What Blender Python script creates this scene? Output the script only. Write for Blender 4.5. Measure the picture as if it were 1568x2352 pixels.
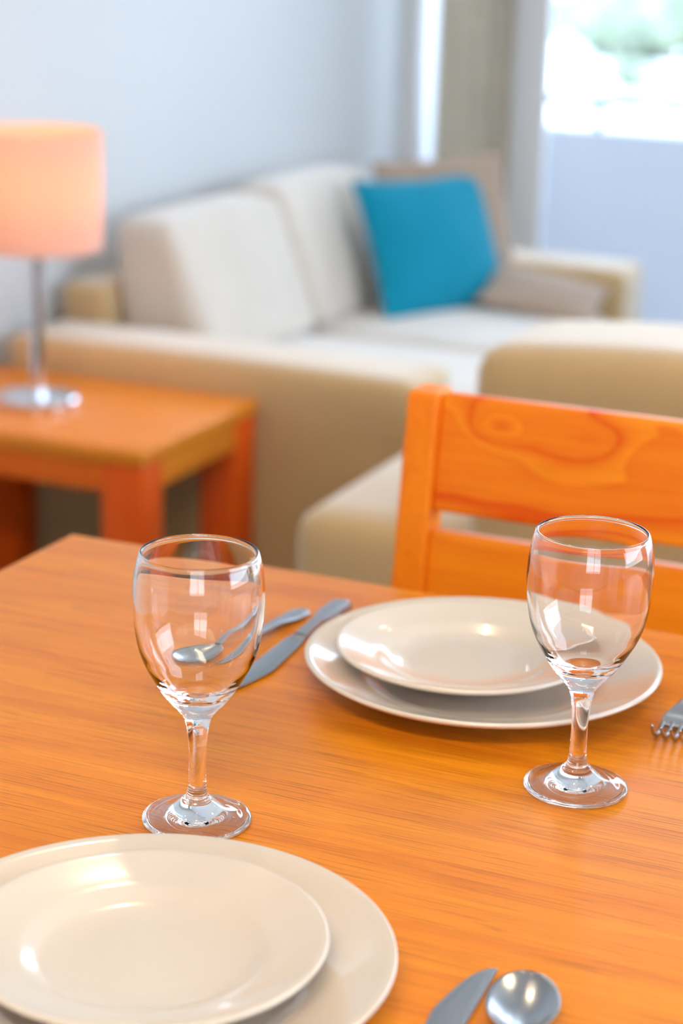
import bpy, bmesh, math, random
from mathutils import Vector, Matrix, noise
D = bpy.data
S = bpy.context.scene
COL = S.collection
for o in list(D.objects): D.objects.remove(o, do_unlink=True)
random.seed(7)

# ------------------------------------------------------------------ camera
cam = D.cameras.new('camera'); camo = D.objects.new('camera', cam); COL.objects.link(camo)
fw = Vector((-0.371361, 0.883147, -0.286607)); rt = Vector((0.917958, 0.395577, 0.029515)); up = Vector((-0.139442, 0.252132, 0.957594))
m = Matrix.Identity(4)
for i, v in enumerate((rt, up, -fw)):
    for j in range(3): m[j][i] = v[j]
m.translation = Vector((0, 0, 1.2585))
camo.matrix_world = m
cam.sensor_fit = 'VERTICAL'; cam.sensor_height = 36.0; cam.lens = 4497.76 / 2352 * 36
cam.clip_start = .02; cam.clip_end = 300
cam.dof.use_dof = True; cam.dof.focus_distance = 1.165; cam.dof.aperture_fstop = 4.7
S.camera = camo
# ------------------------------------------------------------------ light and exposure
S.view_settings.view_transform = 'Standard'; S.view_settings.look = 'None'
S.view_settings.exposure = 0.15; S.view_settings.gamma = 1.0; S.view_settings.use_curve_mapping = False
SKY = 6.6; SUN = 4.5; WIN_R = 30.0; BACK_FILL = 4.0; CEIL_FILL = 50.0; DOWN = 5.0
S.cycles.max_bounces = 20; S.cycles.transmission_bounces = 20; S.cycles.glossy_bounces = 8; S.cycles.transparent_max_bounces = 16
w = D.worlds.new('world'); S.world = w; w.use_nodes = True
nt = w.node_tree; nt.nodes.clear()
tc = nt.nodes.new('ShaderNodeTexCoord'); sx = nt.nodes.new('ShaderNodeSeparateXYZ'); cr = nt.nodes.new('ShaderNodeValToRGB')
bg = nt.nodes.new('ShaderNodeBackground'); wo = nt.nodes.new('ShaderNodeOutputWorld')
nt.links.new(tc.outputs['Generated'], sx.inputs[0]); nt.links.new(sx.outputs[2], cr.inputs[0])
nt.links.new(cr.outputs[0], bg.inputs[0]); nt.links.new(bg.outputs[0], wo.inputs[0])
cr.color_ramp.elements[0].color = (.74, .87, 1, 1); cr.color_ramp.elements[1].color = (.42, .65, 1, 1)
bg.inputs[1].default_value = SKY
def aim(o, d): o.rotation_euler = Vector(d).to_track_quat('-Z', 'Y').to_euler()
def lamp_light(name, typ, loc, d, energy, color, **kw):
    l = D.lights.new(name, typ); l.energy = energy; l.color = color
    o = D.objects.new(name, l); COL.objects.link(o); o.location = loc
    if d: aim(o, d)
    for k, v in kw.items(): setattr(l, k, v)
    return o
lamp_light('sun', 'SUN', (0, -10, 20), (.1, .5, -.85), SUN, (1, .96, .9), angle=.01)
lamp_light('daylight_right_window', 'AREA', (2.93, 2.1, 1.62), (-1, 0, -.05), WIN_R, (.58, .79, 1.0), shape='RECTANGLE', size=2.9, size_y=1.35)
lamp_light('warm_back_fill', 'AREA', (1.0, -2.13, 1.5), (0, 1, -.05), BACK_FILL, (1.0, .84, .66), shape='RECTANGLE', size=1.7, size_y=1.3)  # warm fill added for camera-facing sides, set at an unseen back window
lamp_light('ceiling_fill', 'AREA', (.1, -.55, 2.455), (0, .25, -1), CEIL_FILL, (1.0, .80, .55), shape='RECTANGLE', size=1.16, size_y=.26)  # added warm fill from overhead behind the camera, no known fixture
pt = lamp_light('daylight_portal', 'AREA', (.65, 5.12, 1.2), (0, -1, 0), 10, (1, 1, 1), shape='RECTANGLE', size=5.2, size_y=2.3)
pt.data.cycles.is_portal = True

# ------------------------------------------------------------------ materials
def new_mat(name):
    mt = D.materials.new(name); mt.use_nodes = True; t = mt.node_tree
    return mt, t, t.nodes['Principled BSDF']
def N(t, typ, **kw):
    n = t.nodes.new(typ)
    for k, v in kw.items():
        if hasattr(n, k): setattr(n, k, v)
    return n
def setin(n, **kw):
    for k, v in kw.items():
        k = k.replace('_', ' ')
        n.inputs[k].default_value = v
def math_(t, op, a, b=None, c=None):
    n = t.nodes.new('ShaderNodeMath'); n.operation = op
    for i, x in enumerate((a, b, c)):
        if x is None: continue
        if isinstance(x, (int, float)): n.inputs[i].default_value = x
        else: t.links.new(x, n.inputs[i])
    return n.outputs[0]
def simple(name, col, rough=.5, metal=0.0, bump=0.0, bscale=200.0, var=0.0, spec=.5, coat=0.0, sheen=0.0, vscale=6.0):
    mt, t, p = new_mat(name)
    p.inputs['Base Color'].default_value = (*col, 1); p.inputs['Roughness'].default_value = rough
    p.inputs['Metallic'].default_value = metal; p.inputs['Specular IOR Level'].default_value = spec
    p.inputs['Coat Weight'].default_value = coat; p.inputs['Sheen Weight'].default_value = sheen
    tc = N(t, 'ShaderNodeTexCoord')
    if var:
        n = N(t, 'ShaderNodeTexNoise'); setin(n, Scale=vscale, Detail=5.0); t.links.new(tc.outputs['Object'], n.inputs['Vector'])
        r = N(t, 'ShaderNodeValToRGB'); t.links.new(n.outputs[0], r.inputs[0])
        r.color_ramp.elements[0].position = .3; r.color_ramp.elements[1].position = .7
        r.color_ramp.elements[0].color = (*[c * (1 - var) for c in col], 1); r.color_ramp.elements[1].color = (*[min(1, c * (1 + var)) for c in col], 1)
        t.links.new(r.outputs[0], p.inputs['Base Color'])
    if bump:
        n = N(t, 'ShaderNodeTexNoise'); setin(n, Scale=bscale, Detail=2.0); t.links.new(tc.outputs['Object'], n.inputs['Vector'])
        b = N(t, 'ShaderNodeBump'); setin(b, Strength=bump, Distance=.002); t.links.new(n.outputs[0], b.inputs['Height']); t.links.new(b.outputs[0], p.inputs['Normal'])
    return mt
def fabric(name, col, scale=900.0, var=.06, sheen=.3):
    mt, t, p = new_mat(name); tc = N(t, 'ShaderNodeTexCoord')
    setin(p, Roughness=.9); p.inputs['Specular IOR Level'].default_value = .2; p.inputs['Sheen Weight'].default_value = sheen; p.inputs['Sheen Roughness'].default_value = .5
    a = N(t, 'ShaderNodeTexWave', bands_direction='X'); setin(a, Scale=scale / 3, Distortion=.6)
    b = N(t, 'ShaderNodeTexWave', bands_direction='Z'); setin(b, Scale=scale / 3, Distortion=.6)
    n = N(t, 'ShaderNodeTexNoise'); setin(n, Scale=5.0, Detail=6.0, Roughness=.6)
    for q in (a, b, n): t.links.new(tc.outputs['Object'], q.inputs['Vector'])
    h = math_(t, 'MULTIPLY', a.outputs['Fac'], b.outputs['Fac'])
    r = N(t, 'ShaderNodeValToRGB'); t.links.new(n.outputs[0], r.inputs[0])
    r.color_ramp.elements[0].position = .3; r.color_ramp.elements[1].position = .7
    r.color_ramp.elements[0].color = (*[c * (1 - var) for c in col], 1); r.color_ramp.elements[1].color = (*[c * (1 + var) for c in col], 1)
    t.links.new(r.outputs[0], p.inputs['Base Color'])
    bm = N(t, 'ShaderNodeBump'); setin(bm, Strength=.25, Distance=.0006); t.links.new(h, bm.inputs['Height']); t.links.new(bm.outputs[0], p.inputs['Normal'])
    return mt
def wood(name, light, dark, axis='X', freq=26.0, warp=.6, rough=.32, pores=.5, knots=(), coat=.25, streak=.5, off=(0, 0, 0), contrast=1.0, cross='Y'):
    """straight grain along axis; growth bands across it, fine fibre streaks and short dark pores; optional knots (x,z,r) on an X/Z board"""
    mt, t, p = new_mat(name); tc = N(t, 'ShaderNodeTexCoord')
    mp = N(t, 'ShaderNodeMapping'); t.links.new(tc.outputs['Object'], mp.inputs['Vector']); mp.inputs['Location'].default_value = off
    if axis == 'Y': mp.inputs['Rotation'].default_value = (0, 0, math.radians(90))
    if axis == 'Z': mp.inputs['Rotation'].default_value = (0, math.radians(90), 0)
    sp = N(t, 'ShaderNodeSeparateXYZ'); t.links.new(mp.outputs[0], sp.inputs[0])
    X, Y, Z = sp.outputs
    C = Y if cross == 'Y' else Z
    def stretched(sxs, sys, szs, detail=4.0, rough_=.6):
        m2 = N(t, 'ShaderNodeMapping'); m2.inputs['Scale'].default_value = (sxs, sys, szs); t.links.new(mp.outputs[0], m2.inputs['Vector'])
        n = N(t, 'ShaderNodeTexNoise'); setin(n, Scale=1.0, Detail=detail, Roughness=rough_); t.links.new(m2.outputs[0], n.inputs['Vector'])
        return n.outputs[0]
    big = stretched(1.6, 7, 7, 3.0)
    v = math_(t, 'ADD', math_(t, 'MULTIPLY', C, freq), math_(t, 'MULTIPLY', big, warp * freq * .28))
    for (kx, kz, kr, amp) in knots:
        dx = math_(t, 'DIVIDE', math_(t, 'SUBTRACT', X, kx), kr * 1.7); dz = math_(t, 'DIVIDE', math_(t, 'SUBTRACT', C, kz), kr)
        d2 = math_(t, 'ADD', math_(t, 'MULTIPLY', dx, dx), math_(t, 'MULTIPLY', dz, dz))
        g = math_(t, 'MULTIPLY', math_(t, 'EXPONENT', math_(t, 'MULTIPLY', d2, -1.0)), amp)
        v = math_(t, 'ADD', v, g)
    fine = stretched(5, 430, 430, 3.0, .75)
    mid = stretched(1.5, 110, 110, 4.0, .7)
    band = math_(t, 'FRACT', v)
    band = math_(t, 'POWER', band, 2.6)          # slow rise then a sharp latewood line
    soft = math_(t, 'PINGPONG', v, 1.0)
    f = math_(t, 'ADD', math_(t, 'MULTIPLY', band, .20 * contrast), math_(t, 'MULTIPLY', soft, .20 * contrast))
    f = math_(t, 'ADD', f, math_(t, 'MULTIPLY', math_(t, 'SUBTRACT', mid, .5), 1.3 * streak))
    f = math_(t, 'ADD', f, math_(t, 'MULTIPLY', math_(t, 'SUBTRACT', fine, .5), .9 * streak))
    r = N(t, 'ShaderNodeValToRGB'); t.links.new(math_(t, 'ADD', f, .22), r.inputs[0])
    e = r.color_ramp.elements; e[0].position = .05; e[0].color = (*light, 1); e[1].position = .95; e[1].color = (*dark, 1)
    pn = stretched(14, 900, 900, 1.0, .5)
    gate = stretched(1.5, 40, 40, 2.0)
    pm = math_(t, 'MULTIPLY', math_(t, 'GREATER_THAN', pn, .60), math_(t, 'GREATER_THAN', gate, .42))
    pm = math_(t, 'MULTIPLY', pm, pores)
    mx = N(t, 'ShaderNodeMix', data_type='RGBA'); t.links.new(pm, mx.inputs[0]); t.links.new(r.outputs[0], mx.inputs[6])
    mx.inputs[7].default_value = (*[c * .38 for c in dark], 1)
    t.links.new(mx.outputs[2], p.inputs['Base Color'])
    p.inputs['Specular IOR Level'].default_value = .2; setin(p, Roughness=rough); p.inputs['Coat Weight'].default_value = coat; p.inputs['Coat Roughness'].default_value = .22
    b = N(t, 'ShaderNodeBump'); setin(b, Strength=.12, Distance=.0008)
    t.links.new(math_(t, 'SUBTRACT', fine, pm), b.inputs['Height']); t.links.new(b.outputs[0], p.inputs['Normal'])
    return mt
OAK_L = (.90, .30, .022); OAK_D = (.58, .11, .002)
M_TABLE = wood('oak_table_top', (.80, .275, .007), (.52, .112, .001), 'X', 30, .7, .36, .45, coat=.03, streak=.5)
M_TLEG = wood('oak_table_leg', OAK_L, OAK_D, 'Z', 30, .4, .4, .3)
M_ELEG = wood('shaded_oak_leg', (.88, .13, .006), (.64, .05, .001), 'Z', 30, .4, .42, .2, coat=.05)  # reddened oak: shade on the end table legs put into the colour
M_EAP = wood('shaded_oak_apron', (.88, .18, .008), (.62, .075, .001), 'X', 30, .4, .42, .2, coat=.05, cross='Z')  # same oak, redder and deeper to paint in the apron's shade
M_APRON = wood('oak_apron', OAK_L, OAK_D, 'X', 30, .4, .4, .3, cross='Z')
M_APRONY = wood('oak_apron_side', OAK_L, OAK_D, 'Y', 30, .4, .4, .3, cross='Z')
M_CHAIRP = wood('oak_chair_post', (.98, .31, .010), (.80, .15, .002), 'Z', 24, .4, .45, .2, coat=.05)
M_RAIL = wood('oak_chair_rail', (.98, .33, .012), (.74, .095, .001), 'X', 26, .9, .42, .15, coat=.05,
              knots=((-.140, .028, .016, 2.6), (-.082, .022, .028, 1.9), (-.048, .026, .014, 1.0)), cross='Z', contrast=2.0, streak=.42)
M_RAIL2 = wood('oak_chair_rail_plain', (.98, .33, .012), (.76, .13, .002), 'X', 26, .5, .42, .15, coat=.05, cross='Z')
M_END = wood('oak_end_table_top', (.88, .31, .025), (.64, .15, .004), 'X', 24, .5, .36, .3, coat=.1)
M_PLATE = simple('cream_glazed_stoneware', (.645, .55, .45), .2, coat=.5, var=.015)
M_STEEL = simple('brushed_stainless_steel', (.42, .43, .44), .24, metal=1.0, bump=.06, bscale=300)
M_STEELH = simple('satin_stainless_steel', (.40, .42, .45), .34, metal=1.0)
M_CHROME = simple('polished_chrome', (.78, .80, .84), .1, metal=1.0)
M_SOFA = fabric('beige_woven_upholstery', (.54, .36, .165), sheen=.85)
M_SEAT = fabric('pale_oatmeal_upholstery', (.60, .53, .455), sheen=.6)
M_TAUPE = fabric('taupe_cushion_fabric', (.40, .30, .23))
M_BLUE = fabric('turquoise_cushion_fabric', (.0, .235, .36), sheen=.1)
M_PIPE = fabric('turquoise_piping_fabric', (.0, .26, .42))
M_FOOT = simple('dark_stained_wood', (.05, .03, .02), .5)
M_CURT = fabric('beige_curtain_fabric', (.68, .61, .51), 500)
M_WALL = simple('pale_blue_wall_paint', (.62, .635, .645), .7, bump=.05, bscale=120)
M_WHITE = simple('white_wall_paint', (.78, .78, .78), .7, bump=.05, bscale=120)
M_CEIL = simple('white_ceiling_paint', (.82, .82, .81), .8, bump=.05)
M_TRIM = simple('white_gloss_trim', (.80, .80, .80), .35)
M_FLOOR = simple('dark_brown_carpet', (.035, .026, .02), .95, bump=.8, bscale=500, var=.3)
M_ALU = simple('pale_grey_aluminium', (.76, .76, .78), .4, metal=.0)
M_PAR = simple('pale_lavender_render', (.55, .54, .555), .8, bump=.1, bscale=80)
M_BALC = simple('pale_balcony_tiles', (.48, .48, .48), .5, var=.05)
M_PAVE = simple('sunlit_pale_paving', (.72, .71, .68), .9, var=.08, vscale=.6)
M_LEAF = simple('pale_green_foliage', (.20, .245, .175), .8, var=.35, vscale=3)
M_WHT = simple('white_render_outdoors', (.60, .60, .60), .8)
M_BAND = simple('blue_grey_rail_paint', (.12, .22, .32), .5)
M_PLASTIC = simple('black_plastic', (.02, .02, .02), .4)

def glass_mat():
    mt, t, p = new_mat('clear_drinking_glass'); t.nodes.remove(p)
    g = N(t, 'ShaderNodeBsdfGlass'); g.inputs['IOR'].default_value = 1.5; g.inputs['Roughness'].default_value = 0.0; g.inputs['Color'].default_value = (1, 1, 1, 1)
    t.links.new(g.outputs[0], t.nodes['Material Output'].inputs[0]); return mt
M_GLASS = glass_mat()
def pane_mat():
    mt, t, p = new_mat('clear_window_pane'); t.nodes.remove(p)
    a = N(t, 'ShaderNodeBsdfTransparent'); b = N(t, 'ShaderNodeBsdfGlossy'); b.inputs['Roughness'].default_value = .01
    f = N(t, 'ShaderNodeFresnel'); f.inputs[0].default_value = 1.3; mx = N(t, 'ShaderNodeMixShader')
    t.links.new(f.outputs[0], mx.inputs[0]); t.links.new(a.outputs[0], mx.inputs[1]); t.links.new(b.outputs[0], mx.inputs[2]); t.links.new(mx.outputs[0], t.nodes['Material Output'].inputs[0])
    return mt
M_PANE = pane_mat()
def shade_mat():
    mt, t, p = new_mat('white_fabric_lamp_shade'); t.nodes.remove(p)
    a = N(t, 'ShaderNodeBsdfDiffuse'); a.inputs[0].default_value = (.82, .76, .74, 1); b = N(t, 'ShaderNodeBsdfTranslucent'); b.inputs[0].default_value = (.82, .60, .42, 1)
    mx = N(t, 'ShaderNodeMixShader'); mx.inputs[0].default_value = .6
    t.links.new(a.outputs[0], mx.inputs[1]); t.links.new(b.outputs[0], mx.inputs[2]); t.links.new(mx.outputs[0], t.nodes['Material Output'].inputs[0])
    return mt
M_SHADE = shade_mat()
def emit(name, col, s):
    mt, t, p = new_mat(name); p.inputs['Emission Color'].default_value = (*col, 1); p.inputs['Emission Strength'].default_value = s
    p.inputs['Base Color'].default_value = (*col, 1); return mt
M_BULB = emit('glowing_lamp_bulb', (1, .43, .15), 28); M_DOWN = emit('glowing_downlight', (1, .82, .5), 30)

# ------------------------------------------------------------------ helpers
def link(name, bm, mat, parent=None, smooth=True, loc=None, sharp=None):
    me = D.meshes.new(name); bm.normal_update(); bm.to_mesh(me); bm.free(); me.materials.append(mat)
    for q in me.polygons: q.use_smooth = smooth
    if sharp and smooth: me.set_sharp_from_angle(angle=math.radians(sharp))
    o = D.objects.new(name, me); COL.objects.link(o)
    if parent: o.parent = parent
    if loc: o.location = loc
    return o
def tag(o, label, cat, group=None):
    o['label'] = label; o['category'] = cat
    if group: o['group'] = group
    return o
def thing(name, label, cat, loc=(0, 0, 0), rz=0, group=None):
    o = D.objects.new(name, None); COL.objects.link(o); o.empty_display_size = .05
    o.location = loc; o.rotation_euler = (0, 0, rz); return tag(o, label, cat, group)
def struct(o): o['kind'] = 'structure'; return o
def box(bm, x0, x1, y0, y1, z0, z1, bev=.002, seg=2):
    g = bmesh.ops.create_cube(bm, size=1.0)['verts']
    for v in g: v.co = Vector(((x0 + x1) / 2 + v.co.x * (x1 - x0), (y0 + y1) / 2 + v.co.y * (y1 - y0), (z0 + z1) / 2 + v.co.z * (z1 - z0)))
    if bev:
        es = list({e for v in g for e in v.link_edges})
        bmesh.ops.bevel(bm, geom=es, offset=bev, segments=seg, profile=.6, affect='EDGES')
    return bm
def bx(*a, **k): return box(bmesh.new(), *a, **k)
def rbox(x0, x1, y0, y1, z0, z1, r=.04, puff=(0, 0, 0), n=14, fn=None):
    """rounded upholstered block with bulging faces"""
    bm = bmesh.new(); c = Vector(((x0 + x1) / 2, (y0 + y1) / 2, (z0 + z1) / 2)); h = Vector(((x1 - x0) / 2, (y1 - y0) / 2, (z1 - z0) / 2))
    vs = {}
    def vert(p):
        k = tuple(round(a, 5) for a in p)
        if k in vs: return vs[k]
        q = Vector([p[i] * h[i] for i in range(3)])
        inner = Vector([max(-(h[i] - r), min(h[i] - r, q[i])) for i in range(3)])
        d = q - inner
        if d.length > 1e-9: q = inner + d.normalized() * r
        for i in range(3):
            a, b = [j for j in range(3) if j != i]
            if abs(p[i]) > .999: q[i] += math.copysign(puff[i] * (1 - p[a] ** 2) * (1 - p[b] ** 2), p[i])
        q += c
        if fn: q = fn(q)
        vs[k] = bm.verts.new(q); return vs[k]
    def g(i):
        t = -1 + 2 * i / n; return math.copysign(abs(math.sin(t * math.pi / 2)) ** .8, t)
    for ax in range(3):
        for s in (-1, 1):
            for i in range(n):
                for j in range(n):
                    cs = []
                    for (a, b) in ((i, j), (i + 1, j), (i + 1, j + 1), (i, j + 1)):
                        p = [0, 0, 0]; p[ax] = s; p[(ax + 1) % 3] = g(a); p[(ax + 2) % 3] = g(b); cs.append(vert(p))
                    if s < 0: cs.reverse()
                    try: bm.faces.new(cs)
                    except ValueError: pass
    bmesh.ops.recalc_face_normals(bm, faces=bm.faces[:])
    return bm
def lathe(prof, n=64, bm=None):
    bm = bm or bmesh.new(); rings = []
    for (r, z) in prof:
        if r < 1e-6: rings.append([bm.verts.new((0, 0, z))])
        else: rings.append([bm.verts.new((r * math.cos(2 * math.pi * k / n), r * math.sin(2 * math.pi * k / n), z)) for k in range(n)])
    for a, b in zip(rings, rings[1:]):
        for k in range(n):
            k2 = (k + 1) % n
            if len(a) == 1 and len(b) == 1: continue
            if len(a) == 1: f = (a[0], b[k2], b[k])
            elif len(b) == 1: f = (a[k], a[k2], b[0])
            else: f = (a[k], a[k2], b[k2], b[k])
            bm.faces.new(f)
    return bm
def tube(bm, pts, r, n=10, closed=False):
    pts = [Vector(p) for p in pts]; rings = []; L = len(pts)
    for i, p in enumerate(pts):
        a = pts[(i - 1) % L] if (closed or i > 0) else p; b = pts[(i + 1) % L] if (closed or i < L - 1) else p
        d = (b - a).normalized(); u = d.cross(Vector((0, 0, 1)))
        if u.length < .01: u = d.cross(Vector((0, 1, 0)))
        u.normalize(); v = d.cross(u)
        rr = r(i / (L - 1)) if callable(r) else r
        rings.append([bm.verts.new(p + (u * math.cos(2 * math.pi * k / n) + v * math.sin(2 * math.pi * k / n)) * rr) for k in range(n)])
    R_ = list(zip(rings, rings[1:])) + ([(rings[-1], rings[0])] if closed else [])
    for a, b in R_:
        for k in range(n): bm.faces.new((a[k], a[(k + 1) % n], b[(k + 1) % n], b[k]))
    if not closed: bm.faces.new(rings[0][::-1]); bm.faces.new(rings[-1])
    bmesh.ops.recalc_face_normals(bm, faces=bm.faces[:]); return bm
def catmull(pts, sub=8):
    out = []; P = [pts[0]] + list(pts) + [pts[-1]]
    for i in range(1, len(P) - 2):
        p0, p1, p2, p3 = [Vector(q) for q in P[i - 1:i + 3]]
        for s in range(sub):
            t = s / sub; out.append(.5 * ((2 * p1) + (-p0 + p2) * t + (2 * p0 - 5 * p1 + 4 * p2 - p3) * t * t + (-p0 + 3 * p1 - 3 * p2 + p3) * t ** 3))
    out.append(Vector(pts[-1])); return out
def copy_tree(o, parent=None):
    c = o.copy(); COL.objects.link(c); c.parent = parent
    for ch in list(o.children): copy_tree(ch, c)
    return c

# ------------------------------------------------------------------ room shell
XL, XR, YB, YF, ZC = -2.0, 3.0, -2.2, 5.1, 2.5
struct(link('floor', bx(XL - .1, XR + .1, YB - .1, YF + .1, -.1, 0, bev=0), M_FLOOR, smooth=False))
struct(link('ceiling', bx(XL - .1, XR + .1, YB - .1, YF + .2, ZC, ZC + .1, bev=0), M_CEIL, smooth=False))
struct(link('wall_left', bx(XL - .1, XL, YB - .1, YF + .1, 0, ZC, bev=0), M_WALL, smooth=False))
def wall_with_hole(name, mat, axis, a0, a1, t0, t1, h0, h1, z0, z1):
    bm = bmesh.new()
    def b(p, q, r_, s):
        if axis == 'X': box(bm, p, q, t0, t1, r_, s, bev=0)
        else: box(bm, t0, t1, p, q, r_, s, bev=0)
    if h0 > a0: b(a0, h0, 0, ZC)
    if h1 < a1: b(h1, a1, 0, ZC)
    if z0 > 0: b(h0, h1, 0, z0)
    b(h0, h1, z1, ZC)
    return struct(link(name, bm, mat, smooth=False))
wall_with_hole('wall_far', M_WHITE, 'X', XL, XR, YF, YF + .1, -1.985, 2.9, 0.0, 2.35)
wall_with_hole('wall_right', M_WHITE, 'Y', YB, YF, XR, XR + .1, .6, 3.6, .9, 2.35)
wall_with_hole('wall_back', M_WHITE, 'X', XL - .0, XR, YB - .1, YB, .1, 1.9, .8, 2.2)
struct(link('baseboard_left', bx(XL, XL + .012, YB, YF, 0, .09, bev=.002), M_TRIM, smooth=False))
# sliding balcony door across the far wall
dr = thing('door_1', '', ''); del dr['label']; del dr['category']; struct(dr)
dr.location = (0, YF, 0)
bm = bmesh.new()
box(bm, -1.985, 2.9, .0, .09, 0, .04); box(bm, -1.985, 2.9, .0, .09, 2.31, 2.35); box(bm, 2.85, 2.9, 0, .09, .04, 2.31); box(bm, -1.985, -1.955, 0, .09, .04, 2.31)
struct(link('door_frame', bm, M_ALU, dr, smooth=False))
for k, (a, b) in enumerate(((-1.95, -.1), (-.15, 1.35), (1.3, 2.85))):
    yy = .015 if k != 1 else .05
    sw = .07
    if k == 0: a = -1.712; sw = .117
    bm = bmesh.new()
    box(bm, a, a + sw, yy, yy + .03, .04, 2.31); box(bm, b - .06, b, yy, yy + .03, .04, 2.31)
    box(bm, a + sw, b - .06, yy, yy + .03, .04, .11); box(bm, a + sw, b - .06, yy, yy + .03, 2.25, 2.31)
    sash = link('door_sash', bm, M_ALU, dr, smooth=False)
    link('door_pane', bx(a + sw, b - .06, yy + .012, yy + .018, .11, 2.25, bev=0), M_PANE, sash, smooth=False)
link('door_pane', bx(-1.955, -1.712, .05, .056, .04, 2.31, bev=0), M_PANE, dr, smooth=False)
for nm, x0, x1, y0, y1, z0, z1 in (('window_1', XR, XR + .1, .6, 3.6, .9, 2.35), ('window_2', .1, 1.9, YB - .1, YB, .8, 2.2)):  # second one is an unseen window, built to frame the warm fill
    e = thing(nm, '', ''); del e['label']; del e['category']; struct(e)
    e.location = (x0, y0, z0)
    bm = bmesh.new(); X, Y, Z = x1 - x0, y1 - y0, z1 - z0
    if X < Y:
        box(bm, .02, .08, 0, .05, 0, Z); box(bm, .02, .08, Y - .05, Y, 0, Z); box(bm, .02, .08, .05, Y - .05, 0, .05); box(bm, .02, .08, .05, Y - .05, Z - .05, Z); box(bm, .02, .08, Y / 2 - .02, Y / 2 + .02, .05, Z - .05)
        pn = bx(.045, .051, .05, Y - .05, .05, Z - .05, bev=0)
    else:
        box(bm, 0, .05, .02, .08, 0, Z); box(bm, X - .05, X, .02, .08, 0, Z); box(bm, .05, X - .05, .02, .08, 0, .05); box(bm, .05, X - .05, .02, .08, Z - .05, Z); box(bm, X / 2 - .02, X / 2 + .02, .02, .08, .05, Z - .05)
        pn = bx(.05, X - .05, .045, .051, .05, Z - .05, bev=0)
    link('window_frame', bm, M_TRIM, e, smooth=False); link('window_pane', pn, M_PANE, e, smooth=False)

# ------------------------------------------------------------------ balcony and street
struct(link('balcony_floor', bx(-2.3, 3.2, YF + .1, 6.12, -.1, 0, bev=0), M_BALC, smooth=False))
struct(link('balcony_side_wall', bx(-2.12, -1.985, YF + .1, 6.1, 0, 1.7, bev=0), M_WHT, smooth=False))
struct(link('balcony_parapet', bx(-1.985, 3.2, 6.0, 6.12, 0, .672, bev=.006), M_PAR, smooth=False))
rl = thing('balcony_rail', 'low blue-grey rail on short posts along the balcony parapet', 'railing', (0, 6.06, .672))
bm = bmesh.new(); tube(bm, [(-1.98, 0, .085), (3.1, 0, .085)], .019, 10); link('handrail', bm, M_BAND, rl)
for k in range(6):
    bm = bmesh.new(); tube(bm, [(-1.715 + .9 * k, 0, 0), (-1.715 + .9 * k, 0, .08)], .016, 10); link('rail_post', bm, M_BAND, rl)
struct(link('ground_outside', bx(-80, 60, 6.12, 140, -.25, -.05, bev=0), M_PAVE, smooth=False))
def bush(name, loc, s, label, seed):
    bm = bmesh.new(); rnd = random.Random(seed)
    for k in range(9):
        c = Vector((rnd.uniform(-1, 1) * s[0] * .6, rnd.uniform(-1, 1) * s[1] * .6, rnd.uniform(.25, .75) * s[2])); rr = rnd.uniform(.35, .55) * min(s[0], s[2])
        g = bmesh.ops.create_icosphere(bm, subdivisions=4, radius=rr, matrix=Matrix.Translation(c))['verts']
        for v in g:
            d = (v.co - c); v.co = c + d * (1 + .35 * noise.noise(v.co * 5 / max(.4, rr)) + .18 * noise.noise(v.co * 22))
            v.co.z = max(v.co.z, 0)
    o = thing(name, label, 'shrub', loc); link('foliage', bm, M_LEAF, o)
    bm = bmesh.new(); tube(bm, [(0, 0, 0), (.02, 0, s[2] * .4)], .04 * s[0], 8); link('stem', bm, M_FOOT, o); return o
bush('garden_shrub', (-4.50, 17.2, -.05), (.34, .25, .24), 'small rounded green shrub on the bright paving beyond the balcony rail', 1)
bush('garden_shrub', (-5.45, 21.6, -.05), (.95, .7, .95), 'larger pale green shrub standing farthest off beyond the balcony', 2)
bush('garden_shrub', (-7.75, 25.0, -.05), (.30, .3, .55), 'narrow green shrub beside the door frame edge outside', 3)
bush('garden_shrub', (-4.0, 15.4, -.05), (.5, .3, .10), 'low green border shrub just beyond the balcony rail', 4)
tag(link('garden_wall', bx(-8.9, -7.6, 26.2, 26.4, -.05, .75, bev=.03), M_WHT), 'white sunlit garden wall outside beyond the rail', 'wall')
tag(link('street_building', bx(-45, 25, 60, 70, -.05, 9, bev=.05), M_WHT, smooth=False), 'long white building far across the sunlit paving', 'building')

# ------------------------------------------------------------------ curtain
def curtain(x0, x1, y, label):
    bm = bmesh.new(); n = 80; prev = None; zs = [.02, .6, 1.2, 1.8, 2.36]
    for i in range(n + 1):
        u = i / n; col = []
        for z in zs:
            col.append(bm.verts.new((x0 + (x1 - x0) * u, y + .018 * math.sin(u * 2 * math.pi * 4.5 + .3 * z), z)))
        if prev:
            for a in range(len(zs) - 1): bm.faces.new((prev[a], col[a], col[a + 1], prev[a + 1]))
        prev = col
    bmesh.ops.solidify(bm, geom=bm.faces[:], thickness=.003)
    t = thing('curtain', label, 'curtain', (0, 0, 0)); link('curtain_panel', bm, M_CURT, t)
    return t
curtain(-1.885, -1.665, YF - .06, 'beige full-length curtain gathered at the left side of the balcony door')
rod = bmesh.new(); tube(rod, [(XL + .02, YF - .06, 2.4), (2.9, YF - .06, 2.4)], .012, 10)
tag(link('curtain_rod', rod, M_ALU), 'slim grey curtain rod above the balcony door', 'curtain rod')

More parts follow.
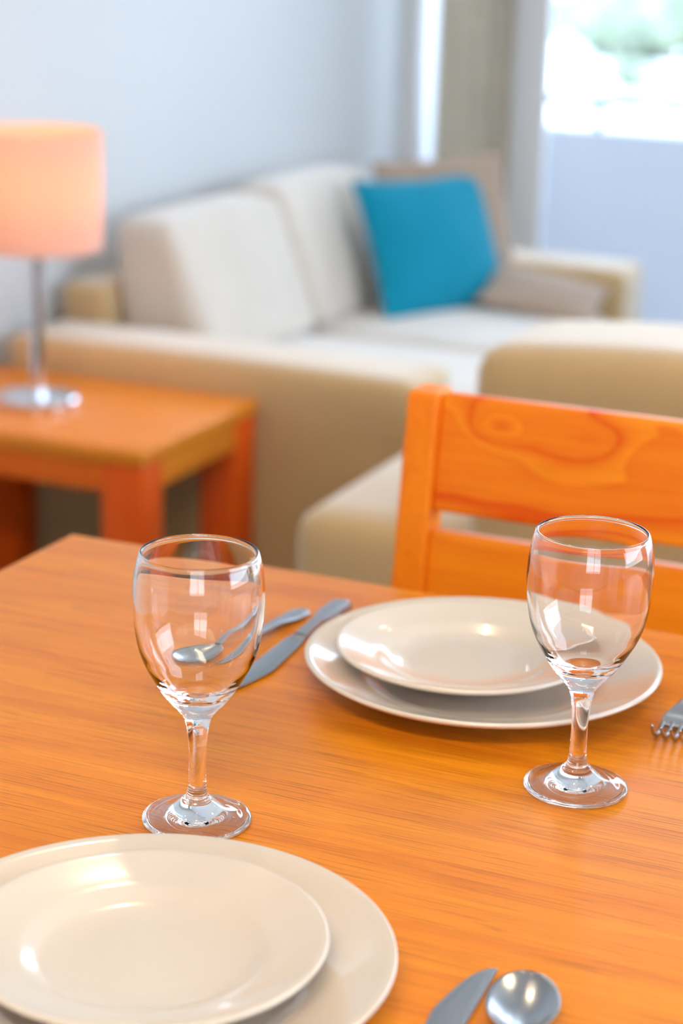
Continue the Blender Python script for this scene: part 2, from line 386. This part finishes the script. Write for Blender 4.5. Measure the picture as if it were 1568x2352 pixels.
# ------------------------------------------------------------------ upholstery
def pillow_bm(wd, ht, th, n=26):
    bm = bmesh.new(); fr = {}; bk = {}
    for i in range(n + 1):
        for j in range(n + 1):
            u = -math.cos(math.pi * i / n); v = -math.cos(math.pi * j / n)
            x = wd / 2 * u * (1 - .07 * (1 - v * v)); z = ht / 2 * v * (1 - .07 * (1 - u * u))
            t = th / 2 * (max(0, (1 - u * u) * (1 - v * v))) ** .42 * (1 + .07 * noise.noise(Vector((u * 2, v * 2, 3))))
            fr[i, j] = bm.verts.new((x, -t, z)); bk[i, j] = fr[i, j] if i in (0, n) or j in (0, n) else bm.verts.new((x, t, z))
    for i in range(n):
        for j in range(n):
            bm.faces.new((fr[i, j], fr[i + 1, j], fr[i + 1, j + 1], fr[i, j + 1]))
            bm.faces.new((bk[i, j + 1], bk[i + 1, j + 1], bk[i + 1, j], bk[i, j]))
    edge = [(fr[i, 0]) for i in range(n)] + [fr[n, j] for j in range(n)] + [fr[i, n] for i in range(n, 0, -1)] + [fr[0, j] for j in range(n, 0, -1)]
    return bm, [v.co.copy() for v in edge]
def pillow(name, label, loc, rot, wd, ht, th, mat, pmat):
    t = thing(name, label, 'cushion', loc); t.rotation_euler = rot
    bm, e = pillow_bm(wd, ht, th); link('cushion_cover', bm, mat, t)
    pb = bmesh.new(); tube(pb, e, .004, 6, closed=True); link('piping', pb, pmat, t)
    return t
def feet(t, pts, z=.07):
    for (x, y) in pts:
        link('foot', lathe([(0, 0), (.018, 0), (.026, z), (0, z)], 16), M_FOOT, t, loc=(x, y, 0), sharp=40)

# two-seat sofa against the left wall (its front faces +X)
W2 = .76
so = thing('sofa', 'beige two-seat sofa with pale cushions along the pale blue wall', 'sofa', (-1.97, 3.80, 0), math.radians(-90))
feet(so, ((-.68, .06), (.68, .06), (-.68, .76), (.68, .76)))
link('sofa_base', rbox(-.56, .56, .02, .79, .07, .27, .02), M_SOFA, so)
link('back_frame', rbox(-.56, .56, 0, .10, .07, .585, .025), M_SOFA, so)
for s in (-1, 1):
    a, b = sorted((s * .562, s * W2))
    link('arm', rbox(a, b, 0, .82, .07, .517, .028, (.004, 0, .004)), M_SOFA, so)
for a, b in ((-.558, -.002), (.002, .558)):
    link('seat_cushion', rbox(a, b, .11, .80, .275, .42, .035, (0, .008, .012)), M_SEAT, so)
def lean(q):
    t = (q.z - .42) / .30
    c0, c1 = .215, .145; h0, h1 = .105, .058
    c = c0 + (c1 - c0) * t; hh = h0 + (h1 - h0) * t
    q.y = c + (q.y / .1) * hh; return q
for a, b, hh in ((-.506, -.003, .012), (.003, .506, .0)):
    link('back_cushion', rbox(a, b, -.1, .1, .425, .705 + hh, .03, (.003, .010, .010), fn=lean), M_SEAT, so)
# throw cushions resting on the sofa
pillow('throw_cushion', 'square turquoise throw cushion propped up on the far seat of the sofa', (-1.548, 4.175, .425 + .140), (math.radians(-23), math.radians(0), math.radians(65)), .395, .328, .10, M_BLUE, M_PIPE)
pillow('throw_cushion', 'taupe throw cushion standing behind the turquoise one on the sofa', (-1.560, 4.292, .425 + .166), (math.radians(-15), math.radians(-4), math.radians(47)), .33, .335, .07, M_TAUPE, M_TAUPE)
pillow('throw_cushion', 'small pale taupe throw cushion slumped against the inside of the far sofa arm', (-1.305, 4.255, .425 + .042), (math.radians(-68), math.radians(8), math.radians(6)), .27, .17, .05, M_TAUPE, M_TAUPE)

# armchair turned with its back to the dining table
ac = thing('armchair', 'beige upholstered armchair seen from behind, beyond the dining chair', 'armchair', (-1.022, 2.255, 0), 0)
feet(ac, ((.08, .08), (1.06, .08), (.08, .78), (1.06, .78)), .06)
link('arm', rbox(0, .238, 0, .85, .06, .517, .035, (.002, 0, .004)), M_SOFA, ac)
link('arm', rbox(.89, 1.14, 0, .85, .06, .517, .045, (.002, 0, .004)), M_SOFA, ac)
def crown(q):
    if q.z > .5: q.z += .018 * math.sin(math.pi * max(0, min(1, (q.x - .25) / .64))) - .002
    return q
link('backrest', rbox(.240, .888, -.004, .24, .06, .768, .04, (0, .006, .0), fn=crown), M_SOFA, ac)
link('seat_base', rbox(.252, .888, .24, .83, .06, .28, .02), M_SOFA, ac)
link('seat_cushion', rbox(.254, .886, .242, .84, .282, .42, .035, (0, .006, .012)), M_SEAT, ac)

# ------------------------------------------------------------------ end table and lamp
et = thing('end_table', 'square oak end table beside the near arm of the sofa', 'side table', (-1.437, 2.605, 0))
LW, DY, LG = .53, .42, .072
link('tabletop', bx(-LW, 0, 0, DY, .435, .46, bev=.004), M_END, et)
for (x, y) in ((-LW + .003, .003), (-.003 - LG, .003), (-LW + .003, DY - LG - .003), (-.003 - LG, DY - LG - .003)):
    link('leg', bx(x, x + LG, y, y + LG, 0, .435, bev=.004), M_ELEG, et)
for y in (.006, DY - .028): link('apron', bx(-LW + .075, -.075, y, y + .022, .385, .435, bev=.001), M_EAP, et, smooth=False)
for x in (-LW + .006, -.028): link('apron', bx(x, x + .022, .075, DY - .075, .385, .435, bev=.001), M_APRONY, et, smooth=False)
tl = thing('table_lamp', 'lit table lamp with white drum shade and chrome stem on the end table', 'lamp', (-1.748, 2.805, .46))
link('lamp_base', lathe([(0, 0), (.066, 0), (.070, .003), (.070, .012), (.066, .016), (.02, .019), (.0, .019)], 48), M_CHROME, tl, sharp=35)
link('pole', lathe([(0, .019), (.012, .019), (.012, .29), (0, .29)], 24), M_CHROME, tl, sharp=35)
link('socket', lathe([(0, .29), (.018, .29), (.018, .33), (.0, .33)], 24), M_PLASTIC, tl, sharp=35)
bulb = link('bulb', lathe([(0, .33), (.014, .332), (.016, .345), (.028, .37), (.030, .385), (.024, .405), (.010, .415), (0, .417)], 24), M_BULB, tl)
sh = lathe([(.108, .268), (.110, .268), (.110, .463), (.108, .463), (.108, .268)], 64); link('lamp_shade', sh, M_SHADE, tl, sharp=35)
bm = bmesh.new()
for k in range(3):
    a = k * 2.094; tube(bm, [(0, 0, .30), (.107 * math.cos(a), .107 * math.sin(a), .30)], .0015, 6)
link('shade_spider', bm, M_CHROME, tl)

# ------------------------------------------------------------------ dining table and chair
dt = thing('dining_table', 'orange oak dining table laid with plates, glasses and cutlery', 'table', (-.838, .60, 0))
TX, TY = 1.5, .795
link('tabletop', bx(0, TX, 0, TY, .722, .75, bev=.003, seg=3), M_TABLE, dt)
for (x, y) in ((.03, .03), (TX - .10, .03), (.03, TY - .10), (TX - .10, TY - .10)):
    link('leg', bx(x, x + .07, y, y + .07, 0, .722, bev=.004), M_TLEG, dt)
for y in (.045, TY - .07): link('apron', bx(.10, TX - .10, y, y + .025, .64, .722, bev=.001), M_APRON, dt, smooth=False)
for x in (.045, TX - .07): link('apron', bx(x, x + .025, .10, TY - .10, .64, .722, bev=.001), M_APRONY, dt, smooth=False)

ch = thing('dining_chair', 'orange oak dining chair with wide slat back pushed up to the table', 'chair', (-.3755, 1.403, 0))
CW = .446; TL = math.tan(math.radians(7.7))
def tilt(q):      # back posts lean back above the seat
    q.y += max(0, q.z - .40) * TL; return q
for s in (-1, 1):
    x0 = -CW / 2 if s < 0 else CW / 2 - .030
    link('back_post', rbox(x0, x0 + .030, .096, .134, 0, .871, .004, n=16, fn=tilt), M_CHAIRP, ch)
def slat(z0, z1, mat):
    zc = (z0 + z1) / 2; hz = (z1 - z0) / 2
    bm = rbox(-CW / 2 + .030, CW / 2 - .030, -.010, .010, -hz, hz, .003, n=12)
    o = link('back_slat', bm, mat, ch); o.location = (0, .112 + (zc - .40) * TL, zc); o.rotation_euler = (-math.radians(7.7), 0, 0); return o
slat(.766, .871, M_RAIL); slat(.645, .750, M_RAIL2); slat(.524, .629, M_RAIL2)
link('seat', rbox(-.215, .215, -.31, .09, .43, .455, .006, (0, 0, .003)), M_CHAIRP, ch)
for s in (-1, 1):
    x0 = -.215 if s < 0 else .215 - .036
    link('front_leg', bx(x0, x0 + .036, -.305, -.269, 0, .43, bev=.003), M_CHAIRP, ch)
    link('side_rail', bx(x0 + .006, x0 + .03, -.269, .096, .37, .43, bev=.001), M_APRONY, ch, smooth=False)
    link('stretcher', bx(x0 + .008, x0 + .028, -.269, .096, .16, .19, bev=.002), M_APRONY, ch, smooth=False)
link('front_rail', bx(-.179, .179, -.30, -.276, .37, .43, bev=.001), M_APRON, ch, smooth=False)

# ------------------------------------------------------------------ plates
def plate_profile(R, rise, well, foot, t=.0035, th0=.0045):
    top = [(0, th0), (well * .6, th0), (well * .92, th0 + .0006), (well, th0 + .002), (well + .004, th0 + .0045), (well + .009, th0 + .0065)]
    rs = well + .009; n = 8
    for k in range(1, n + 1):
        u = k / n; top.append((rs + (R - .0015 - rs) * u, th0 + .0065 + (rise - th0 - .0065) * (u ** 1.25)))
    rim = [(R - .0006, rise - .0003), (R, rise - .0014), (R - .0006, rise - .0026), (R - .0018, rise - .0034)]
    bot = []
    for k in range(n, 0, -1):
        u = k / n; bot.append((rs + (R - .003 - rs) * u * .995, max(.003, th0 + .0065 - t - .001 + (rise - th0 - .0065) * (u ** 1.25) * .985)))
    bot += [(foot + .004, .0032), (foot + .0025, .0005), (foot + .0015, 0), (foot, .0), (foot - .001, .0012), (foot - .003, .0018), (0, .0018)]
    pr = top + rim + bot
    return pr[::-1]
def plate(label, loc, R, rise, well, foot):
    bm = lathe(plate_profile(R, rise, well, foot), 128)
    o = link('dinner_plate' if R > .1 else 'side_plate', bm, M_PLATE, loc=loc); return tag(o, label, 'plate')
PZ = .7501
plate('large cream dinner plate on the far side of the table, before the chair', (-.4047, 1.2254, PZ), .125, .0225, .078, .062)
plate('small cream plate stacked on the far dinner plate, beside the right glass', (-.4175, 1.2235, PZ + .0120), .091, .018, .055, .045)
plate('large cream dinner plate nearest the camera, cut off at bottom left', (-.4192, .7641, PZ), .125, .0225, .078, .062)
plate('small cream plate stacked on the near dinner plate at bottom left', (-.4192, .7641, PZ + .0120), .091, .018, .055, .045)

# ------------------------------------------------------------------ wine glasses
OUT = [(.0, .0030), (.008, .0029), (.016, .0024), (.0225, .0012), (.0262, .0002), (.0280, .0), (.0300, .0004), (.0314, .0014), (.0322, .0026), (.0321, .0036), (.0312, .0043), (.0290, .0049), (.0258, .0055), (.0222, .0064), (.0190, .0076), (.0160, .0092), (.0132, .0112), (.0110, .0130), (.0094, .0145),
       (.0084, .0158), (.0069, .0170), (.0062, .0190), (.0056, .0220), (.0053, .0260), (.0051, .0320), (.0050, .0390), (.0052, .0460), (.0056, .0520), (.0062, .0580), (.0072, .0630), (.0086, .0670), (.0110, .0705), (.0136, .0735), (.0165, .0765), (.0200, .0811), (.0239, .0872), (.0270, .0925), (.0300, .0980),
       (.0324, .1035), (.0343, .1090), (.0357, .1155), (.0368, .1230), (.0376, .1310), (.0380, .1380), (.0379, .1440), (.0374, .1510), (.0365, .1570), (.0354, .1620), (.0347, .1648), (.0344, .1658), (.0341, .1667), (.0335, .1673), (.0328, .1673), (.0322, .1668), (.0320, .1660)]
INN = [(.0322, .1652), (.0328, .1642), (.0337, .1616), (.0350, .1568), (.0360, .1508), (.0365, .1440), (.0366, .1380), (.0362, .1310), (.0354, .1232), (.0342, .1160), (.0327, .1098), (.0306, .1044), (.0281, .0990), (.0249, .0938), (.0216, .0890), (.0180, .0850), (.0145, .0828), (.0115, .0818), (.0080, .0812), (.0040, .0810), (0, .0809)]
def refine(pr, sub=3):
    q = catmull([(a, 0, b) for a, b in pr], sub); out = [(max(0, v.x), v.z) for v in q]; out[0] = pr[0]; out[-1] = pr[-1]; return out
def glass_parts():
    o = refine(OUT + INN, 3); n = 128; L = len(o)
    s1 = next(i for i, (r, z) in enumerate(o) if z > .0155 and r < .0086)
    s2 = next(i for i, (r, z) in enumerate(o) if z > .0665)
    # analytic profile normals so the three part meshes shade as one continuous solid
    nr = []
    for i in range(L):
        a = Vector(o[max(0, i - 1)]); b = Vector(o[min(L - 1, i + 1)]); d = (b - a)
        nn = Vector((d.y, -d.x)).normalized() if d.length > 1e-9 else Vector((0, 1))
        nr.append(nn)
    nr[0] = Vector((0, -1)); nr[-1] = Vector((0, 1))
    res = []
    for nm, a, b in (('foot', 0, s1), ('stem', s1, s2), ('bowl', s2, L - 1)):
        bm = lathe(o[a:b + 1], n); me = D.meshes.new(nm); bm.to_mesh(me); bm.free(); me.materials.append(M_GLASS)
        for q in me.polygons: q.use_smooth = True
        nl = []
        idx = {}
        for v in me.vertices:
            r = math.hypot(v.co.x, v.co.y); key = (round(r, 6), round(v.co.z, 6))
            if key not in idx: idx[key] = min(range(a, b + 1), key=lambda i: (o[i][0] - r) ** 2 + (o[i][1] - v.co.z) ** 2)
            k = nr[idx[key]]
            nl.append((k.x * v.co.x / r, k.x * v.co.y / r, k.y) if r > 1e-6 else (0, 0, math.copysign(1, k.y)))
        me.normals_split_custom_set_from_vertices(nl); res.append((nm, me))
    return res
GP = glass_parts()
def wine_glass(label, loc):
    t = thing('wine_glass', label, 'glass', loc, 0, 'wine glasses on the dining table')
    for nm, me in GP:
        c = D.objects.new(nm, me); COL.objects.link(c); c.parent = t
    return t
wine_glass('empty clear wine glass at right, in front of the far dinner plate', (-.2941, 1.0868, .7502))
wine_glass('empty clear wine glass at left, behind the near dinner plate', (-.4818, .9404, .7502))

# ------------------------------------------------------------------ cutlery (built pointing to +Y, tip at the origin)
def strip(secs, nx=8):
    """secs: (y, xl, xr, z, thickness, dish) cross-sections lofted along y"""
    bm = bmesh.new(); T = []; B = []
    for (y, xl, xr, z, th, dish) in secs:
        tr = []; br = []
        for i in range(nx + 1):
            u = -1 + 2 * i / nx; x = (xl + xr) / 2 + u * (xr - xl) / 2; e = math.sqrt(max(0, 1 - u ** 4)) if nx > 1 else 1
            zz = z + dish * (u * u - 1)
            tr.append(bm.verts.new((x, y, zz + th / 2 * (.25 + .75 * e)))); br.append(bm.verts.new((x, y, zz - th / 2 * (.25 + .75 * e))))
        T.append(tr); B.append(br)
    for a in range(len(secs) - 1):
        for i in range(nx):
            bm.faces.new((T[a][i], T[a][i + 1], T[a + 1][i + 1], T[a + 1][i])); bm.faces.new((B[a][i + 1], B[a][i], B[a + 1][i], B[a + 1][i + 1]))
        bm.faces.new((T[a][0], T[a + 1][0], B[a + 1][0], B[a][0])); bm.faces.new((T[a + 1][nx], T[a][nx], B[a][nx], B[a + 1][nx]))
    for q in (0, -1):
        for i in range(nx): bm.faces.new((T[q][i], T[q][i + 1], B[q][i + 1], B[q][i]) if q else (T[q][i + 1], T[q][i], B[q][i], B[q][i + 1]))
    bmesh.ops.recalc_face_normals(bm, faces=bm.faces[:]); return bm
def interp(keys, n=6):
    c = []
    for a, b in zip(keys, keys[1:]):
        for k in range(n):
            t = k / n; s = t * t * (3 - 2 * t); c.append(tuple([a[0] + (b[0] - a[0]) * t] + [a[i] + (b[i] - a[i]) * s for i in range(1, len(a))]))
    return c + [keys[-1]]
def handle_secs(y0, y1, w0, w1, z0, th):
    return interp([(y0, -w0, w0, z0, th, 0), (y0 - .03, -w0 * .95, w0 * .95, z0 + .001, th, 0), (y1 + .03, -w1 * .92, w1 * .92, th / 2 + .0008, th, 0), (y1 + .008, -w1, w1, th / 2, th, 0), (y1 + .002, -w1 * .7, w1 * .7, th / 2, th * .9, 0), (y1, -w1 * .3, w1 * .3, th / 2, th * .7, 0)], 6)
def knife(label, loc, rz, mirror=1):
    t = thing('table_knife', label, 'knife', loc, rz)
    pts = []
    for k in range(25):
        d = .112 * (k / 24) ** 1.4
        xr = .0085 if d > .004 else .0085 * math.sqrt(d / .004) * .35 + .0085 * .65      # blunt spine side
        w = .0185 * min(1, (d / .05)) ** .40 if d < .05 else .0185 - .004 * ((d - .05) / .062)
        xl = .0088 - w - .0006
        pts.append((-d, mirror * min(xl, .0084), mirror * .0088, .0018, .0016, 0))
    if mirror < 0: pts = [(y, b, a, z, th, di) for (y, a, b, z, th, di) in pts]
    last = pts[-1]
    pts += interp([last, (-.121, -.0055, .0055, .003, .003, 0)], 5)[1:]
    link('blade', strip(pts, 6), M_STEEL, t, sharp=40)
    link('handle', strip(handle_secs(-.121, -.208, .0052, .0098, .003, .0052), 8), M_STEELH, t, sharp=50)
    return t
def spoon(label, loc, rz, sc=1.0, up_=True):
    t = thing('table_spoon', label, 'spoon', loc, rz); t.scale = (sc, sc, sc)
    secs = []
    for k in range(31):
        u = k / 30; d = .066 * u
        w = .0193 * math.sqrt(max(0, 1 - ((u - .46) / .46) ** 2)) if u < .46 else .0193 * (1 - ((u - .46) / .54) ** 2.2 * .84)
        dish = .0075 * math.sin(math.pi * min(1, u * .97 + .02)) ** .8
        z = .0088 + .003 * (u - .45) ** 2
        secs.append((-d, -max(w, .0008), max(w, .0008), z, .0014, dish))
    link('spoon_bowl', strip(secs, 14), M_STEEL, t)
    link('handle', strip(interp([(-.066, -.0034, .0034, .0098, .0026, 0), (-.085, -.003, .003, .010, .0028, 0), (-.14, -.0045, .0045, .0055, .0026, 0), (-.18, -.0082, .0082, .002, .0024, 0), (-.19, -.0074, .0074, .0014, .0024, 0), (-.195, -.003, .003, .0013, .002, 0)], 6), 8), M_STEELH, t, sharp=50)
    return t
def fork(label, loc, rz):
    t = thing('table_fork', label, 'fork', loc, rz)
    for k in range(4):
        x = (-1.5 + k) * .0062
        pts = [(x, -.0008 * abs(k - 1.5), .0150), (x, -.006, .0085), (x, -.013, .0036), (x, -.022, .0020), (x, -.036, .0044)]
        bm = bmesh.new(); tube(bm, catmull(pts, 5), lambda u: .0008 + .0007 * min(1, u * 2.5), 8); link('tine', bm, M_STEEL, t)
    link('fork_neck', strip(interp([(-.032, -.0112, .0112, .0034, .0018, 0), (-.044, -.0118, .0118, .0056, .002, .0004), (-.064, -.0072, .0072, .0085, .0024, .0), (-.078, -.0032, .0032, .0110, .003, 0)], 8), 10), M_STEEL, t, sharp=50)
    link('handle', strip(interp([(-.078, -.0032, .0032, .0110, .003, 0), (-.10, -.003, .003, .0105, .0028, 0), (-.15, -.0045, .0045, .0055, .0026, 0), (-.185, -.0085, .0085, .002, .0024, 0), (-.197, -.0074, .0074, .0014, .0024, 0), (-.202, -.003, .003, .0013, .002, 0)], 6), 8), M_STEELH, t, sharp=50)
    return t
TZ = .7502
knife('steel table knife lying beside the far dinner plate, behind the left glass', (-.553, 1.127, TZ), math.radians(180 + 1), 1)
spoon('steel spoon beside the far table knife, seen through the left glass', (-.588, 1.112, TZ), math.radians(180 - 3))
fork('steel fork at the right edge of the photo with upturned tines', (-.2600, 1.172, TZ), math.radians(180 + 0))
knife('steel table knife at the bottom edge, beside the near dinner plate', (-.2735, .8525, TZ), math.radians(3), 1)
spoon('steel spoon with dark rounded bowl at the bottom edge, right of a knife', (-.2465, .8475, TZ), math.radians(12), .94)

cp = thing('added_ceiling_panel', 'long warm ceiling fill panel added out of view behind the camera', 'light', (.1, -.55, ZC))  # unseen panel made up to carry the overhead fill
link('fill_housing', bx(-.62, .62, -.16, .16, -.03, 0, bev=.004), M_TRIM, cp, smooth=False)
link('fill_diffuser', bx(-.59, .59, -.135, .135, -.036, -.03, bev=.001), emit('glowing_fill_diffuser', (1, .86, .66), 5), cp, smooth=False)
# ------------------------------------------------------------------ ceiling downlights
for k, (x, y) in enumerate(((-.9, 1.9), (.4, 1.9), (-.9, -.4), (.4, -.4), (-.9, 3.8), (.8, 3.8))):
    t = thing('ceiling_downlight', 'small round warm ceiling downlight ' + ('between the end table and the dining chair', 'over the right side of the armchair', 'behind the near plates on the left', 'behind the added ceiling fill panel', 'above the sofa', 'near the balcony door')[k], 'light', (x, y, ZC), 0, 'ceiling downlights')
    link('trim_ring', lathe([(.036, 0), (.05, 0), (.05, -.006), (.036, -.004), (.036, 0)], 32), M_TRIM, t, sharp=35)
    link('light_disc', lathe([(0, -.001), (.036, -.001), (.036, -.0005), (0, -.0005)], 32), M_DOWN, t, sharp=35)
    lamp_light('downlight_lamp', 'SPOT', (x, y, ZC - .02), (0, 0, -1), DOWN * 4, (1, .78, .5), spot_size=math.radians(120), spot_blend=.8, shadow_soft_size=.035)
